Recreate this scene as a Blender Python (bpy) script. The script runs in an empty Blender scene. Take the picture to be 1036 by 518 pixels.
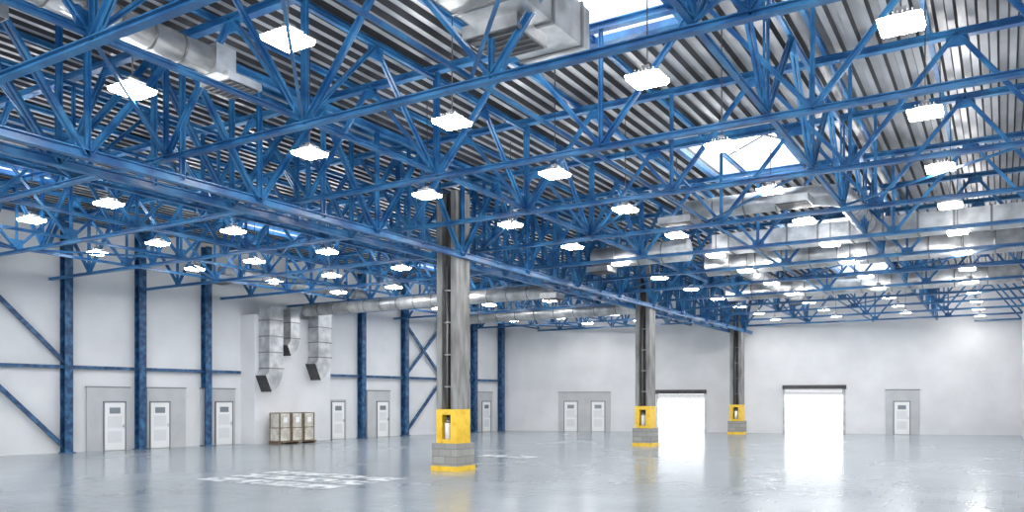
import bpy, math, random
from mathutils import Vector, Matrix
random.seed(4)
C = bpy.context.scene.collection

# ------------------------------------------------------------------ materials
def mat(name, base, rough=0.5, metal=0.0, base2=None, nscale=3.0, bump=0.0, emis=None, estr=0.0, detail=6, lo=0.35, hi=0.65, rvar=0.0, stretch=None, spec=0.5):
    m = bpy.data.materials.new(name); m.use_nodes = True
    nt = m.node_tree; N = nt.nodes; L = nt.links
    b = N['Principled BSDF']
    b.inputs['Base Color'].default_value = (*base, 1)
    b.inputs['Roughness'].default_value = rough
    b.inputs['Metallic'].default_value = metal
    b.inputs['Specular IOR Level'].default_value = spec
    tc = N.new('ShaderNodeTexCoord'); mp = N.new('ShaderNodeMapping')
    L.new(tc.outputs['Object'], mp.inputs['Vector'])
    if stretch: mp.inputs['Scale'].default_value = stretch
    nz = N.new('ShaderNodeTexNoise'); nz.inputs['Scale'].default_value = nscale; nz.inputs['Detail'].default_value = detail
    L.new(mp.outputs[0], nz.inputs['Vector'])
    if base2:
        r = N.new('ShaderNodeValToRGB')
        r.color_ramp.elements[0].position = lo; r.color_ramp.elements[0].color = (*base, 1)
        r.color_ramp.elements[1].position = hi; r.color_ramp.elements[1].color = (*base2, 1)
        L.new(nz.outputs['Fac'], r.inputs[0]); L.new(r.outputs[0], b.inputs['Base Color'])
    if rvar:
        mr = N.new('ShaderNodeMapRange'); mr.inputs['From Min'].default_value = .3; mr.inputs['From Max'].default_value = .7
        mr.inputs['To Min'].default_value = rough; mr.inputs['To Max'].default_value = rough + rvar
        L.new(nz.outputs['Fac'], mr.inputs['Value']); L.new(mr.outputs[0], b.inputs['Roughness'])
    if bump:
        bp = N.new('ShaderNodeBump'); bp.inputs['Strength'].default_value = bump; bp.inputs['Distance'].default_value = .02
        L.new(nz.outputs['Fac'], bp.inputs['Height']); L.new(bp.outputs[0], b.inputs['Normal'])
    if emis:
        b.inputs['Emission Color'].default_value = (*emis, 1); b.inputs['Emission Strength'].default_value = estr
    return m

BLUE = mat('blue_painted_steel', (.010, .085, .25), .28, 0.0, (.045, .23, .47), 1.6, 0, rvar=.2, lo=.4, hi=.66)
BLUED = mat('blue_painted_column', (.008, .045, .13), .4, 0.0, (.06, .19, .37), 4.0, 0, lo=.42, hi=.70)
WHITE = mat('white_wall_plaster', (.70, .705, .72), .6, 0, (.79, .795, .81), .5, .02)
PANEL = mat('door_surround_panel', (.48, .49, .50), .5, 0, (.54, .55, .56), 1.5)
DOOR = mat('white_door', (.86, .86, .86), .35)
DFRAME = mat('door_frame_grey', (.18, .19, .21), .4)
DARK = mat('dark_metal', (.045, .045, .05), .45, .3, (.08, .08, .085), 6)
GLASSD = mat('door_glass', (.22, .25, .28), .2)
GALV = mat('galvanised_steel', (.36, .37, .38), .28, .7, (.66, .67, .68), 2.0, .05, rvar=.15)
GALVD = mat('galvanised_duct_seam', (.22, .22, .23), .4, .6)
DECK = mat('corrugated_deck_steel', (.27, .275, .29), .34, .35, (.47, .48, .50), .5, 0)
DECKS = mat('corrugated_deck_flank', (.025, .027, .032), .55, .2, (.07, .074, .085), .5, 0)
CONC = mat('column_concrete', (.15, .148, .142), .6, 0, (.33, .33, .32), 1.6, .15, stretch=(3, 3, .6), lo=.34, hi=.66)
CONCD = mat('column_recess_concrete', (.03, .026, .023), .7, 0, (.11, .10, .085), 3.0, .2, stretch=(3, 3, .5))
YEL = mat('yellow_safety_paint', (.76, .43, .012), .35, 0, (.92, .60, .04), 4, lo=.3, hi=.55)
BEIGE = mat('carton_pale', (.46, .43, .36), .6, 0, (.72, .70, .65), 4)
RUST = mat('brown_strapping', (.13, .085, .055), .7, 0, (.26, .19, .13), 6)
LAMPE = mat('lamp_diffuser', (1, 1, 1), .4, emis=(1, .985, .96), estr=70)
SKYG = mat('skylight_glazing', (.9, .95, 1), .3, emis=(.88, .95, 1), estr=4.0)
SUNPATCH = mat('painted_sun_patch', (.30, .345, .38), .25, 0, (.85, .88, .90), 2.6, lo=.42, hi=.56)  # patchy sunlight on the floor, put into the colour
APR = mat('exterior_concrete', (.75, .75, .75), .8, 0, (.82, .82, .82), 1)

def brickmat():
    m = mat('plinth_blockwork', (.4, .39, .37), .7)
    nt = m.node_tree; N = nt.nodes; L = nt.links
    br = N.new('ShaderNodeTexBrick'); tc = N.new('ShaderNodeTexCoord')
    sx = N.new('ShaderNodeSeparateXYZ'); ad = N.new('ShaderNodeMath'); cb = N.new('ShaderNodeCombineXYZ')
    L.new(tc.outputs['Object'], sx.inputs[0]); L.new(sx.outputs[0], ad.inputs[0]); L.new(sx.outputs[1], ad.inputs[1])
    L.new(ad.outputs[0], cb.inputs[0]); L.new(sx.outputs[2], cb.inputs[1]); L.new(cb.outputs[0], br.inputs['Vector'])
    br.inputs['Scale'].default_value = 1.0; br.inputs['Brick Width'].default_value = .46; br.inputs['Row Height'].default_value = .23
    br.inputs['Mortar Size'].default_value = .009
    br.inputs['Color1'].default_value = (.30, .295, .28, 1); br.inputs['Color2'].default_value = (.38, .375, .35, 1); br.inputs['Mortar'].default_value = (.17, .165, .155, 1)
    L.new(br.outputs['Color'], N['Principled BSDF'].inputs['Base Color'])
    return m
BLOCK = brickmat()

def floormat():
    m = bpy.data.materials.new('polished_floor'); m.use_nodes = True
    nt = m.node_tree; N = nt.nodes; L = nt.links; b = N['Principled BSDF']
    tc = N.new('ShaderNodeTexCoord')
    n1 = N.new('ShaderNodeTexNoise'); n1.inputs['Scale'].default_value = .22; n1.inputs['Detail'].default_value = 5; n1.inputs['Roughness'].default_value = .55
    L.new(tc.outputs['Object'], n1.inputs['Vector'])
    r = N.new('ShaderNodeValToRGB')
    r.color_ramp.elements[0].position = .35; r.color_ramp.elements[0].color = (.255, .295, .325, 1)
    r.color_ramp.elements[1].position = .68; r.color_ramp.elements[1].color = (.32, .36, .39, 1)
    L.new(n1.outputs['Fac'], r.inputs[0])
    br = N.new('ShaderNodeTexBrick'); br.inputs['Scale'].default_value = 1.0
    br.inputs['Brick Width'].default_value = .6; br.inputs['Row Height'].default_value = .6; br.inputs['Mortar Size'].default_value = .008
    br.inputs['Color1'].default_value = (1, 1, 1, 1); br.inputs['Color2'].default_value = (.965, .965, .965, 1); br.inputs['Mortar'].default_value = (.80, .80, .81, 1)
    L.new(tc.outputs['Object'], br.inputs['Vector'])
    mx = N.new('ShaderNodeMix'); mx.data_type = 'RGBA'; mx.blend_type = 'MULTIPLY'; mx.inputs[0].default_value = 1
    L.new(r.outputs[0], mx.inputs[6]); L.new(br.outputs['Color'], mx.inputs[7]); L.new(mx.outputs[2], b.inputs['Base Color'])
    mr = N.new('ShaderNodeMapRange'); mr.inputs['From Min'].default_value = .3; mr.inputs['From Max'].default_value = .7
    mr.inputs['To Min'].default_value = .18; mr.inputs['To Max'].default_value = .22
    L.new(n1.outputs['Fac'], mr.inputs['Value']); L.new(mr.outputs[0], b.inputs['Roughness'])
    b.inputs['Specular IOR Level'].default_value = .8
    return m
FLOOR = floormat()

# ------------------------------------------------------------------ mesh builder
class MB:
    def __init__(s): s.v = []; s.f = []; s.mi = []; s.mats = []; s.sm = []
    def m(s, mt):
        if mt not in s.mats: s.mats.append(mt)
        return s.mats.index(mt)
    def quad(s, pts, mt, smooth=False):
        i = len(s.v); s.v += [tuple(p) for p in pts]; s.f.append(tuple(range(i, i + len(pts)))); s.mi.append(s.m(mt)); s.sm.append(smooth)
    def box(s, lo, hi, mt):
        x0, y0, z0 = lo; x1, y1, z1 = hi; i = len(s.v)
        s.v += [(x0, y0, z0), (x1, y0, z0), (x1, y1, z0), (x0, y1, z0), (x0, y0, z1), (x1, y0, z1), (x1, y1, z1), (x0, y1, z1)]
        for f in ((0, 3, 2, 1), (4, 5, 6, 7), (0, 1, 5, 4), (1, 2, 6, 5), (2, 3, 7, 6), (3, 0, 4, 7)):
            s.f.append(tuple(i + k for k in f)); s.mi.append(s.m(mt)); s.sm.append(False)
    def bar(s, a, b, w, h, mt, side=None, ox=0, oh=0):
        a = Vector(a); b = Vector(b); d = (b - a).normalized()
        sd = Vector(side) if side is not None else (d.cross(Vector((0, 0, 1))) if abs(d.z) < .99 else Vector((1, 0, 0)))
        sd = (sd - d * sd.dot(d)).normalized(); up = sd.cross(d).normalized()
        a = a + sd * ox + up * oh; b = b + sd * ox + up * oh; i = len(s.v)
        for p in (a, b):
            for u, v in ((-1, -1), (1, -1), (1, 1), (-1, 1)):
                s.v.append(tuple(p + sd * (u * w / 2) + up * (v * h / 2)))
        for f in ((3, 2, 1, 0), (4, 5, 6, 7), (0, 1, 5, 4), (1, 2, 6, 5), (2, 3, 7, 6), (3, 0, 4, 7)):
            s.f.append(tuple(i + k for k in f)); s.mi.append(s.m(mt)); s.sm.append(False)
    def ibeam(s, a, b, w, h, t, mt, side=None):
        s.bar(a, b, w, t, mt, side, 0, h / 2 - t / 2); s.bar(a, b, w, t, mt, side, 0, -h / 2 + t / 2); s.bar(a, b, t, h - 2 * t, mt, side)
    def dang(s, a, b, w, h, t, mt, side=None):
        for sg in (-1, 1):
            s.bar(a, b, t, h, mt, side, sg * .02, 0)
            s.bar(a, b, w / 2, t, mt, side, sg * (.02 + w / 4), -h / 2)
    def tube(s, pts, r, mt, n=16, caps=True, ring=None, ringmt=None):
        pts = [Vector(p) for p in pts]; base = len(s.v); prev = None
        for k, p in enumerate(pts):
            d = ((pts[min(k + 1, len(pts) - 1)] - p).normalized() + (p - pts[max(k - 1, 0)]).normalized()).normalized()
            ref = prev if prev is not None else (Vector((0, 0, 1)) if abs(d.z) < .9 else Vector((1, 0, 0)))
            u = (ref - d * ref.dot(d)).normalized(); prev = u; w = d.cross(u)
            for j in range(n):
                a = 2 * math.pi * j / n; s.v.append(tuple(p + u * (r * math.cos(a)) + w * (r * math.sin(a))))
        for k in range(len(pts) - 1):
            for j in range(n):
                s.f.append((base + k * n + j, base + k * n + (j + 1) % n, base + (k + 1) * n + (j + 1) % n, base + (k + 1) * n + j)); s.mi.append(s.m(mt)); s.sm.append(True)
        if caps:
            s.f.append(tuple(base + j for j in reversed(range(n)))); s.mi.append(s.m(mt)); s.sm.append(False)
            e = base + (len(pts) - 1) * n
            s.f.append(tuple(e + j for j in range(n))); s.mi.append(s.m(mt)); s.sm.append(False)
        if ring:
            for k in range(len(pts) - 1):
                a, b = pts[k], pts[k + 1]; Ln = (b - a).length; q = max(1, int(Ln / ring))
                if Ln < ring * 1.5: continue
                for i in range(1, q):
                    c = a + (b - a) * (i / q); dd = (b - a).normalized() * .02
                    s.tube([c - dd, c + dd], r * 1.05, ringmt or mt, n, True)
    def obj(s, name, parent=None, loc=None, rotz=None):
        me = bpy.data.meshes.new(name); me.from_pydata(s.v, [], s.f)
        for mt in s.mats: me.materials.append(mt)
        me.polygons.foreach_set('material_index', s.mi); me.polygons.foreach_set('use_smooth', s.sm); me.update()
        o = bpy.data.objects.new(name, me); C.objects.link(o)
        if parent: o.parent = parent
        if loc: o.location = loc
        if rotz is not None: o.rotation_euler = (0, 0, rotz)
        return o
def empty(name, loc=(0, 0, 0)):
    o = bpy.data.objects.new(name, None); C.objects.link(o); o.location = loc; o.empty_display_size = .3; return o

# ------------------------------------------------------------------ room shell
ZD = 9.8
Y0 = -9.0
def lx(y): return -35.29 + .0857 * y
def by(x): return 59.18 + .296 * x
XR = 1.0
b = MB(); b.quad([(lx(Y0) - .3, Y0, 0), (XR + .3, Y0, 0), (XR + .3, 60, 0), (lx(50) - .3, 50.3, 0)], FLOOR)
b.quad([(lx(Y0) - .3, Y0, -.2), (lx(50) - .3, 50.3, -.2), (XR + .3, 60, -.2), (XR + .3, Y0, -.2)], FLOOR)
b.obj('floor')
angL = math.atan2(1, .0857)
LL = math.hypot(59, .0857 * 59)
b = MB(); b.box((0, 0, 0), (LL + .1, .3, ZD + .1), WHITE)
wl = b.obj('wall_left', loc=(lx(Y0), Y0, 0), rotz=angL)
b = MB(); b.box((XR, Y0, 0), (XR + .3, 60, ZD + .1), WHITE); b.obj('wall_right')
ang = math.atan(.296); cs = math.cos(ang)
P0 = (-31.0, by(-31.0))
def S(x): return (x + 31.0) / cs
G = [(S(-20.5), S(-17.4), 2.72), (S(-12.5), S(-8.9), 3.0)]
Lb = S(XR)
b = MB()
b.box((-.2, 0, 0), (G[0][0], .35, ZD + .1), WHITE)
b.box((G[0][1], 0, 0), (G[1][0], .35, ZD + .1), WHITE)
b.box((G[1][1], 0, 0), (Lb, .35, ZD + .1), WHITE)
for g in G: b.box((g[0], 0, g[2]), (g[1], .35, ZD + .1), WHITE)
b.obj('wall_back', loc=(P0[0], P0[1], 0), rotz=ang)
b = MB()
b.box((-5, .35, -.12), (Lb + 5, 30, -.01), APR)
b.obj('exterior_ground', loc=(P0[0], P0[1], 0), rotz=ang)
b = MB(); b.box((-33.0, 27.8, 0), (-31.9, 33.1, 6.5), WHITE); b.obj('wall_utility_riser')

SKY = [(-6.8, y) for y in (12.9, 25, 37, 49)] + [(-26.5, y) for y in (13, 25, 37)]
SW, SLn = 1.35, 2.4
pitch = .36
xs0 = -36.6; nr = int((XR + .4 - xs0) / pitch) + 1
b = MB()
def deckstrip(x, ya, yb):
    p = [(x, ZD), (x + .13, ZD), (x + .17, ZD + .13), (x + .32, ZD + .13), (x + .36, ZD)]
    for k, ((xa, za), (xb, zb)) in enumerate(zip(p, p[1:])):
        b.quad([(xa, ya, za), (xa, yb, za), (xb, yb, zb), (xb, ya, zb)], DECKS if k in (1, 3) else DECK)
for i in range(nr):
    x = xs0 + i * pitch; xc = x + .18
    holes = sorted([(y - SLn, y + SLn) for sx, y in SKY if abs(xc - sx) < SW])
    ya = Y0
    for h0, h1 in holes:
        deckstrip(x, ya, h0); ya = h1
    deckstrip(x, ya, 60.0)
b.obj('ceiling')
for k, (sx, sy) in enumerate(SKY):
    b = MB(); w = SW + .1; l = SLn + .05
    for a in (-1, 1):
        b.box((sx + a * w - .06, sy - l, ZD - .08), (sx + a * w + .06, sy + l, ZD + .75), WHITE)
        b.box((sx - w, sy + a * l - .06, ZD - .08), (sx + w, sy + a * l + .06, ZD + .75), WHITE)
        b.bar((sx + a * w, sy - l, ZD - .12), (sx + a * w, sy + l, ZD - .12), .16, .14, BLUE)
        b.bar((sx - w, sy + a * l, ZD - .12), (sx + w, sy + a * l, ZD - .12), .16, .14, BLUE)
        b.quad([(sx + a * w, sy - l, ZD + .7), (sx + a * w, sy + l, ZD + .7), (sx, sy + l, ZD + 1.3), (sx, sy - l, ZD + 1.3)], SKYG)
        b.quad([(sx - w, sy + a * l, ZD + .7), (sx + w, sy + a * l, ZD + .7), (sx, sy + a * l, ZD + 1.3)], SKYG)
        for j in range(5):
            yy = sy - l + 2 * l * j / 4
            b.bar((sx + a * w, yy, ZD + .66), (sx, yy, ZD + 1.26), .07, .07, DARK)
    b.bar((sx, sy - l, ZD + 1.24), (sx, sy + l, ZD + 1.24), .09, .09, DARK)
    b.obj('window_%d' % (k + 1))

# ------------------------------------------------------------------ structure
ZB, ZT = 7.2, 9.6
XJ = -14.8
def truss(name, y):
    b = MB(); xl = lx(y) + .05
    if y > 50: xl = max(xl, (y - 59.18) / .296 + .4)
    xr = XR - .05
    sd = (0, 1, 0)
    b.ibeam((xl, y, ZB), (xr, y, ZB), .15, .105, .02, BLUE, sd)
    b.ibeam((xl, y, ZT), (xr, y, ZT), .18, .15, .022, BLUE, sd)
    n = 0; x = XJ - 24
    while x <= xr + .1:
        nodeb = (n % 2 == 0)
        if x >= xl - .01:
            zb, zt = ZB, ZT
            if nodeb:
                b.dang((x, y, zb), (x, y, zt), .10, .06, .015, BLUE, sd)
                b.box((x - .18, y - .012, zb), (x + .18, y + .012, zb + .22), BLUE)
            else:
                b.box((x - .2, y - .012, zt - .26), (x + .2, y + .012, zt), BLUE)
        x2 = x + 2.0
        if x >= xl - .01 and x2 <= xr + .3:
            x2 = min(x2, xr)
            if nodeb: b.dang((x, y, ZB), (x2, y, ZT), .13, .075, .016, BLUE, sd)
            else: b.dang((x, y, ZT), (x2, y, ZB), .13, .075, .016, BLUE, sd)
        elif x < xl and x2 > xl + .3:
            t = (xl - x) / 2
            if nodeb: b.dang((xl, y, ZB + t * (ZT - ZB)), (x2, y, ZT), .13, .075, .016, BLUE, sd)
            else: b.dang((xl, y, ZT - t * (ZT - ZB)), (x2, y, ZB), .13, .075, .016, BLUE, sd)
        x = x2 if x2 < xr - .01 else x + 2.0; n += 1
    b.obj(name)
ty = [2.6 + 4 * i for i in range(15)]
for i, y in enumerate(ty): truss('roof_truss', y)

def ltruss(name, x, zb, zt, ya, yb, w, h, step, heavy=False):
    b = MB(); sd = (1, 0, 0)
    b.ibeam((x, ya, zb), (x, yb, zb), w, h, .025, BLUE, sd)
    b.ibeam((x, ya, zt), (x, yb, zt), w, h, .025, BLUE, sd)
    y = ya; n = 0
    while y < yb - .1:
        y2 = min(y + step, yb)
        p, q = ((zb, zt) if n % 2 == 0 else (zt, zb))
        dw = .16 if heavy else .10
        b.dang((x, y, p), (x, y2, q), dw, dw * .65, .018, BLUE, sd)
        if heavy or n % 2 == 0: b.dang((x, y, zb), (x, y, zt), dw * .8, dw * .5, .015, BLUE, sd)
        zz = zb if n % 2 == 0 else zt - .3
        b.box((x - .014, y - .22, zz), (x + .014, y + .22, zz + .3), BLUE)
        y = y2; n += 1
    b.obj(name)
for dx in (-.46, .46):
    ltruss('jack_truss', XJ + dx, 6.7, 9.45, 0.6, by(XJ) - .3, .15, .18, 2.0, True)
for x in (-3.6, -10.9, -18.2, -21.8, -25.2, -28.4):
    ltruss('longitudinal_brace_truss', x, 7.32, 9.42, -1.4, by(x) - .3, .09, .09, 2.0)
b = MB()
for x in [XR - .3 - 2 * i for i in range(18)]:
    ye = min(by(max(x, -31)) - .1, 59)
    b.ibeam((x, Y0, ZT + .12), (x, ye, ZT + .12), .09, .12, .015, BLUE, (1, 0, 0))
b.obj('roof_purlins')
b = MB()
for x in (-7.2,):
    b.bar((x, -1.4, ZB + .1), (x, by(x) - .1, ZB + .1), .06, .06, BLUE)
xr_ = [XR - .1, -3.6, -7.2, -10.9, XJ, -18.2, -21.8, -25.2, -28.4]
for i in range(len(ty) - 2):
    if i % 3 == 1:
        for xa, xb in zip(xr_, xr_[1:]):
            b.bar((xa, ty[i], ZB + .09), (xb, ty[i + 1], ZB + .09), .05, .05, BLUE)
for i in range(len(ty) - 3):
    xa, xb = -28.4, -25.2
    b.bar((xa if i % 2 else xb, ty[i], ZB + .09), (xb if i % 2 else xa, ty[i + 1], ZB + .09), .07, .07, BLUE)
b.obj('horizontal_wind_bracing')

for y in (20.8, 36.8, 52.6):
    e = empty('concrete_column', (XJ, y, 0)); s = .37
    b = MB()
    for a in (-1, 1): b.box((a * .27 - .10, -s, .85), (a * .27 + .10, s, 8.7), CONC)
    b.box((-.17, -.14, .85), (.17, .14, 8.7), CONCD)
    b.obj('shaft', e)
    b = MB()
    for a in (-1, 1): b.box((a * .275 - .11, -s - .012, .86), (a * .275 + .11, s + .012, 1.92), YEL)
    b.box((-.17, -s - .012, 1.75), (.17, -.1, 1.92), YEL); b.box((-.17, -s - .012, .86), (.17, -.1, .98), YEL)
    b.box((-.17, .1, .86), (.17, s + .012, 1.92), YEL)
    b.obj('yellow_guard', e)
    b = MB(); b.box((-.48, -.48, .16), (.48, .48, .855), BLOCK); b.box((-.50, -.50, 0), (.50, .50, .16), YEL)
    b.obj('block_plinth', e)
    b = MB(); b.tube([(-.05, -.24, 1.75), (-.05, -.24, 6.4)], .045, GALVD, 10); b.tube([(.08, -.22, 1.75), (.08, -.22, 6.4)], .03, DARK, 8)
    for z in (2.6, 3.6, 4.6, 5.6): b.box((-.14, -.3, z), (.14, -.15, z + .05), GALVD)
    b.obj('conduits', e)
    b = MB(); b.tube([(-.0, -.27, .98), (-.0, -.27, 1.50)], .1, DOOR, 14); b.tube([(0, -.27, 1.5), (0, -.27, 1.6)], .05, GALV, 10); b.box((-.06, -.34, 1.58), (.06, -.2, 1.64), DARK)
    b.obj('extinguisher', e)

cols = [9.3, 12.6, 15.9, 19.2, 22.4, 25.7, 35.8, 39.4, 42.8, 46.2, 49.3]
for y in cols:
    b = MB(); x = lx(y) + .22
    b.ibeam((x, y, 0), (x, y, ZT), .34, .38, .03, BLUED, (0, 1, 0))
    b.box((x - .2, y - .24, 0), (x + .26, y + .24, .04), BLUED)
    b.obj('steel_wall_column')
b = MB()
def W(y, o): return lx(y) + o
b.bar((W(-8, .2), -8, 3.6), (W(27.6, .2), 27.6, 3.6), .12, .14, BLUED)
b.bar((W(33.2, .2), 33.2, 3.6), (W(49.5, .2), 49.5, 3.6), .12, .14, BLUED)
b.obj('wall_girt_rail')
b = MB()
for ya, yb, zs in ((15.9, 19.2, ((7.0, 3.7), (3.5, .15))), (12.6, 15.9, ((3.7, 7.), (.15, 3.5))), (39.4, 42.8, ((3.7, 7.), (7., 3.7), (.15, 3.5))), (42.8, 46.2, ((7, 3.7), (3.5, .15)))):
    for za, zb in zs:
        b.bar((W(ya, .22), ya, za), (W(yb, .22), yb, zb), .12, .16, BLUED, (1, 0, 0))
b.obj('diagonal_wall_brace')

# ------------------------------------------------------------------ doors
dn = [0]
def door(loc, rot, pw=None, off=0, ph=2.75, leaves=(0,)):
    dn[0] += 1
    e = empty('door_%d' % dn[0], loc); e.rotation_euler = (0, 0, rot)
    b = MB()
    if pw:
        b.box((-pw / 2 + off, -.10, 0), (pw / 2 + off, -.005, ph), PANEL)
        b.box((-pw / 2 + off - .03, -.12, ph), (pw / 2 + off + .03, -.005, ph + .05), DFRAME)
    else: b.box((-.62, -.10, 0), (.62, -.005, 2.25), PANEL)
    b.obj('surround_panel', e)
    for i, c in enumerate(leaves):
        b = MB()
        for a in (-1, 1): b.box((c + a * .48 - .03, -.14, 0), (c + a * .48 + .03, -.10, 2.13), DFRAME)
        b.box((c - .51, -.14, 2.1), (c + .51, -.10, 2.16), DFRAME); b.obj('frame_%d' % (i + 1), e)
        b = MB(); b.box((c - .45, -.135, .02), (c + .45, -.101, 2.09), DOOR)
        b.box((c - .24, -.145, 1.62), (c + .24, -.136, 1.88), GLASSD)
        for z in (.35, 1.0): b.box((c - .3, -.142, z), (c + .3, -.136, z + .5), WHITE)
        b.tube([(c + .36, -.2, .98), (c + .36, -.2, 1.14)], .018, GALV, 8); b.box((c + .34, -.2, 1.04), (c + .38, -.135, 1.08), GALV)
        b.obj('leaf_%d' % (i + 1), e)
rl = math.atan2(1, .0857)
def ldoor(y, pw=None, off=0): door((lx(y), y, 0), rl, pw, off)
for y, pw, off in ((21.3, 1.9, -.25), (23.4, 1.9, .35), (26.75, 1.9, -.3), (34.1, None, 0), (37.6, 1.9, -.3), (47.7, 1.9, -.2)):
    ldoor(y, pw, off)
def bdoor(x, pw=None, off=0, ph=2.75, leaves=(0,)): door((x, by(x), 0), ang, pw, off, ph, leaves)
bdoor(-26.3, 3.7, .95, 2.75, (0, 1.95))
bdoor(-5.6, 2.0, .05, 2.85)

for k, g in enumerate(G):
    e = empty('roll_up_gate', (P0[0], P0[1], 0)); e.rotation_euler = (0, 0, ang)
    b = MB(); top = g[2]
    for a, s_ in ((g[0], -1), (g[1], 1)): b.box((a - .07, -.06, 0), (a + .07, .30, top), GALV)
    b.obj('guide_rails', e)
    b = MB(); b.box((g[0] - .1, -.28, top - .08), (g[1] + .1, -.01, top + .2), DARK); b.obj('shutter_box', e)
    b = MB()
    nsl = 4
    for j in range(nsl): b.box((g[0] + .05, .02, top - .08 - .085 * (j + 1)), (g[1] - .05, .06, top - .01 - .085 * (j + 1)), GALVD)
    b.obj('rolled_slats', e)

# ------------------------------------------------------------------ lamps
lm = None; ZL = 7.36
for xx in (-1.2, -4.9, -8.75, -12.4, -20.1, -23.8, -27.2):
    for k in range(14):
        y = 4.2 + 4.03 * k + (.4 if xx < -15 else 0)
        if y > by(xx) - 2.2 or (xx < -25 and y > 46): continue
        if lm is None:
            b = MB(); r = .27; R2 = .285
            def oc(h, z, c):
                return [(h - c, -h, z), (h, -h + c, z), (h, h - c, z), (h - c, h, z), (-h + c, h, z), (-h, h - c, z), (-h, -h + c, z), (-h + c, -h, z)]
            p0 = oc(r, -.03, .03); p1 = oc(R2, .025, .03); p2 = oc(.18, .05, .03)
            b.quad(p0[::-1], LAMPE)
            for j in range(8):  # glowing sides and top rim, added to brighten trusses and deck
                b.quad([p0[j], p0[(j + 1) % 8], p1[(j + 1) % 8], p1[j]], LAMPE)
                b.quad([p1[j], p1[(j + 1) % 8], p2[(j + 1) % 8], p2[j]], LAMPE)
            b.box((-.185, -.185, .048), (.185, .185, .08), GALV)
            for j in range(6): b.box((-.15 + j * .06 - .007, -.15, .08), (-.15 + j * .06 + .007, .15, .14), GALV)
            b.box((-.07, -.07, .14), (.07, .07, .22), GALVD)
            b.bar((0, 0, .22), (0, 0, ZD - ZL), .018, .018, DARK)
            o = b.obj('pendant_lamp', loc=(xx, y, ZL)); lm = o.data
        else:
            o = bpy.data.objects.new('pendant_lamp', lm); C.objects.link(o); o.location = (xx, y, ZL)

# ------------------------------------------------------------------ ducts
def grille(b, c, w, l, h=.12):
    x, y, z = c
    b.box((x - w / 2, y - l / 2, z), (x + w / 2, y + l / 2, z + h), GALV)
    b.box((x - w / 2 + .04, y - l / 2 + .04, z - .015), (x + w / 2 - .04, y + l / 2 - .04, z), DARK)
    for i in range(1, 6):
        yy = y - l / 2 + l * i / 6
        b.box((x - w / 2 + .04, yy - .01, z - .03), (x + w / 2 - .04, yy + .01, z - .012), GALVD)
b = MB(); b.tube([(-11.5, -2, 7.95), (-11.5, 9.0, 7.95)], .23, GALV, 20, ring=.55, ringmt=GALVD); b.box((-11.75, 9.0, 7.7), (-11.25, 9.4, 8.2), GALV); grille(b, (-11.5, 9.5, 7.62), .75, .7, .14)
b.obj('round_air_duct')
b = MB(); b.tube([(-13.6, -2, 8.6), (-13.6, 6.0, 8.6)], .27, GALV, 20, ring=.6, ringmt=GALVD); grille(b, (-13.6, 6.2, 8.1), .9, .9, .5); b.obj('round_air_duct')
b = MB()
b.box((-7.1, -2, 8.05), (-5.95, 12.3, 8.75), GALV)
for y in range(-1, 13): b.box((-7.13, y - .03, 8.02), (-5.92, y + .03, 8.78), GALVD)
grille(b, (-6.75, 10.9, 7.85), 1.0, .95, .2); grille(b, (-6.75, 7.0, 7.85), 1.0, .95, .2)
b.obj('rectangular_air_duct')
def arc(c, r, a0, a1, z, n=8): return [(c[0] + r * math.cos(math.radians(a0 + (a1 - a0) * i / n)), c[1] + r * math.sin(math.radians(a0 + (a1 - a0) * i / n)), z) for i in range(n + 1)]
b = MB(); b.tube([(-8.2, 23.6, 7.9)] + arc((-4.6, 24.4), .8, 270, 360, 7.9) + [(-3.8, 28.3, 7.9)], .3, GALV, 20, ring=.8, ringmt=GALVD)
grille(b, (-8.4, 23.6, 7.5), 1.0, 1.0, .2); grille(b, (-4.9, 22.95, 7.55), .9, .9, .2); b.obj('round_air_duct')
b = MB(); b.tube([(-10.5, 33.0, 7.85), (XR - .2, 33.0, 7.85)], .5, GALV, 22, ring=1.0, ringmt=GALVD); b.obj('round_air_duct')
b = MB(); b.box((-8.9, 28.4, 7.5), (XR - .2, 29.3, 8.1), GALV)
for i in range(9): b.box((-8.3 + i - .03, 28.37, 7.47), (-8.3 + i + .03, 29.33, 8.13), GALVD)
b.obj('rectangular_air_duct')
b = MB(); b.tube([(-13.6, 28.6, 7.7), (-9.8, 28.6, 7.7)], .4, GALV, 20, ring=.9, ringmt=GALVD); grille(b, (-13.3, 28.6, 7.15), .9, .9, .2); b.obj('round_air_duct')
b = MB(); b.tube([(-9.6, 30.4, 7.9), (-9.6, 31.9, 7.9)], .3, GALV, 18); b.tube([(-9.6, 34.2, 7.9), (-9.6, 46, 7.9)], .32, GALV, 18, ring=1.0, ringmt=GALVD); grille(b, (-9.6, 46.2, 7.5), .8, .8, .3); b.obj('round_air_duct')
b = MB(); b.tube([(-12.0, 41, 7.7), (XR - .3, 41, 7.7)], .45, GALV, 18, ring=1.2, ringmt=GALVD); b.obj('round_air_duct')
b = MB(); b.tube([(-30.9, 30.3, 6.85), (-16.5, 30.3, 6.85)], .3, GALV, 18, ring=1.0, ringmt=GALVD); grille(b, (-16.4, 30.3, 6.5), .8, .8, .25); b.obj('round_air_duct')
b = MB(); b.tube([(-30.2, 24.4, 8.0), (-30.2, 34, 8.0)], .3, GALV, 18, ring=1.0, ringmt=GALVD); grille(b, (-30.2, 24.4, 7.5), .9, .9, .3); b.obj('round_air_duct')
b = MB(); b.tube([(-27, 39, 7.0), (-16, 39, 7.0)], .35, GALV, 18, ring=1.2, ringmt=GALVD); b.obj('round_air_duct')
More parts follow.
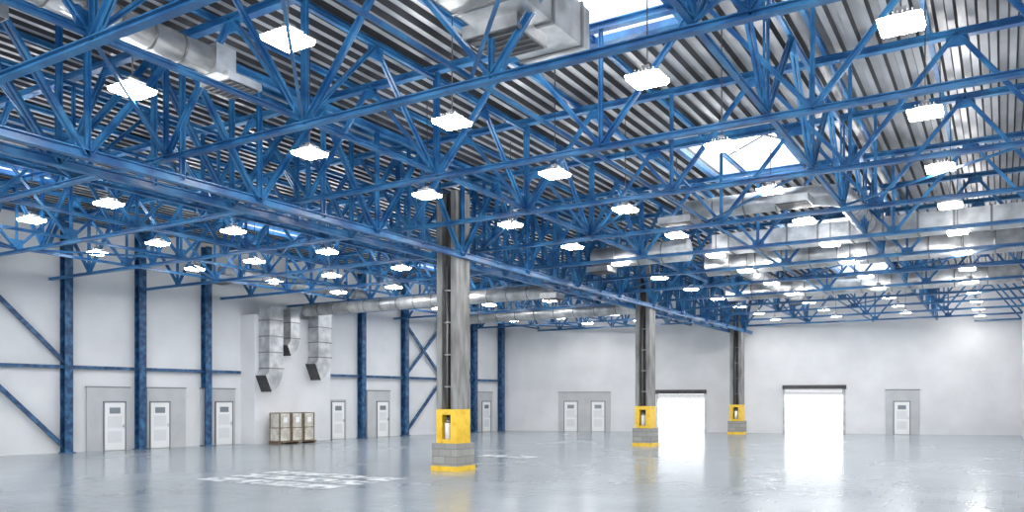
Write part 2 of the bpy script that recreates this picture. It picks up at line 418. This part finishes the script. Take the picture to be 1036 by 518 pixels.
def drop(y, zb, w, d):
    b = MB(); x0 = -31.88; x1 = x0 + d; ya = y - w / 2; yb = y + w / 2
    b.box((x0, ya, zb + .9), (x1, yb, 6.9), GALV)
    for z in [zb + .9 + .8 * i for i in range(int((6.0 - zb) / .8) + 1)]:
        if z < 6.8: b.box((x0, ya - .03, z - .025), (x1 + .03, yb + .03, z + .025), GALVD)
    n = 6; prev = None
    for i in range(n + 1):
        t = math.radians(65 * i / n)
        py = ya - .4
        ri, ro = ya - py, yb - py
        pi = (py + ri * math.cos(t), zb + .9 - ri * math.sin(t)); po = (py + ro * math.cos(t), zb + .9 - ro * math.sin(t))
        if prev:
            (a, c2) = prev
            b.quad([(x0, a[0], a[1]), (x0, pi[0], pi[1]), (x1, pi[0], pi[1]), (x1, a[0], a[1])], GALV, True)
            b.quad([(x0, c2[0], c2[1]), (x1, c2[0], c2[1]), (x1, po[0], po[1]), (x0, po[0], po[1])], GALV, True)
            b.quad([(x1, a[0], a[1]), (x1, pi[0], pi[1]), (x1, po[0], po[1]), (x1, c2[0], c2[1])], GALV)
            b.quad([(x0, a[0], a[1]), (x0, c2[0], c2[1]), (x0, po[0], po[1]), (x0, pi[0], pi[1])], GALV)
        prev = (pi, po)
    a, c2 = prev
    b.quad([(x0, a[0], a[1]), (x1, a[0], a[1]), (x1, c2[0], c2[1]), (x0, c2[0], c2[1])], DARK)
    b.obj('ventilation_drop_duct')
drop(28.5, 2.9, .9, .75); drop(29.9, 4.5, .6, .6); drop(31.9, 3.6, .95, .75)

# palletised cartons
def bevbox(b, lo, hi, mt, c=.05):
    x0, y0, z0 = lo; x1, y1, z1 = hi
    pl = [(x0 + c, y0), (x1 - c, y0), (x1, y0 + c), (x1, y1 - c), (x1 - c, y1), (x0 + c, y1), (x0, y1 - c), (x0, y0 + c)]
    for i in range(8):
        p, q = pl[i], pl[(i + 1) % 8]; b.quad([(*p, z0), (*q, z0), (*q, z1), (*p, z1)], mt)
    b.quad([(*p, z1) for p in pl], mt); b.quad([(*p, z0) for p in pl[::-1]], mt)
for i in range(3):
    y = 28.72 + i * .82; e = empty('carton_stack', (-31.1, y, .14))
    b = MB()
    bevbox(b, (-.36, -.36, 0), (.36, .36, .68), BEIGE); bevbox(b, (-.35, -.35, .70), (.35, .35, 1.42), BEIGE)
    b.obj('cartons', e)
    b = MB()
    for a in (-1, 1):
        for c in (-1, 1): b.box((a * .34 - .03, c * .34 - .03, 0), (a * .34 + .03, c * .34 + .03, 1.40), RUST)
    for z in (.0, .66, 1.40): b.box((-.37, -.37, z), (.37, .37, z + .035), RUST)
    b.box((.355, -.12, .95), (.37, .14, 1.2), DOOR)
    b.obj('corner_protectors', e)
b = MB()
for i in range(5): b.box((-31.5 + i * .19, 28.3, .10), (-31.38 + i * .19, 30.78, .14), RUST)
for y in (28.35, 29.45, 30.62): b.box((-31.5, y, 0), (-30.65, y + .12, .10), RUST)
b.obj('wooden_pallet')

b = MB()  # skylight sun patch painted as a grid of pale panes
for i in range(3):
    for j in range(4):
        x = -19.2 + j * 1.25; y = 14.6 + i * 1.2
        b.quad([(x, y, .006), (x + 1.12, y, .006), (x + 1.12, y + .9, .006), (x, y + .9, .006)], SUNPATCH)
b.obj('painted_sun_panes')
b = MB()  # smaller sun patch further back, also painted as pale panes
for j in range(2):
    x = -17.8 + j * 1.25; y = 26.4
    b.quad([(x, y, .006), (x + 1.12, y, .006), (x + 1.12, y + 1.1, .006), (x, y + 1.1, .006)], SUNPATCH)
b.obj('painted_sun_panes')

# ------------------------------------------------------------------ world + camera
w = bpy.data.worlds.new('World'); bpy.context.scene.world = w; w.use_nodes = True
bg = w.node_tree.nodes['Background']; bg.inputs[0].default_value = (.95, .98, 1, 1); bg.inputs[1].default_value = 3.4

cam = bpy.data.cameras.new('camera'); co = bpy.data.objects.new('camera', cam); C.objects.link(co)
co.location = (0, 0, 2.2); co.rotation_euler = (math.radians(90), 0, math.radians(31.28))
cam.sensor_width = 36; cam.lens = 36 * 818 / 1036; cam.shift_y = 146 / 1036; cam.clip_end = 300; cam.clip_start = .05
bpy.context.scene.camera = co
bpy.context.scene.view_settings.view_transform = 'Standard'
bpy.context.scene.view_settings.exposure = 0.08
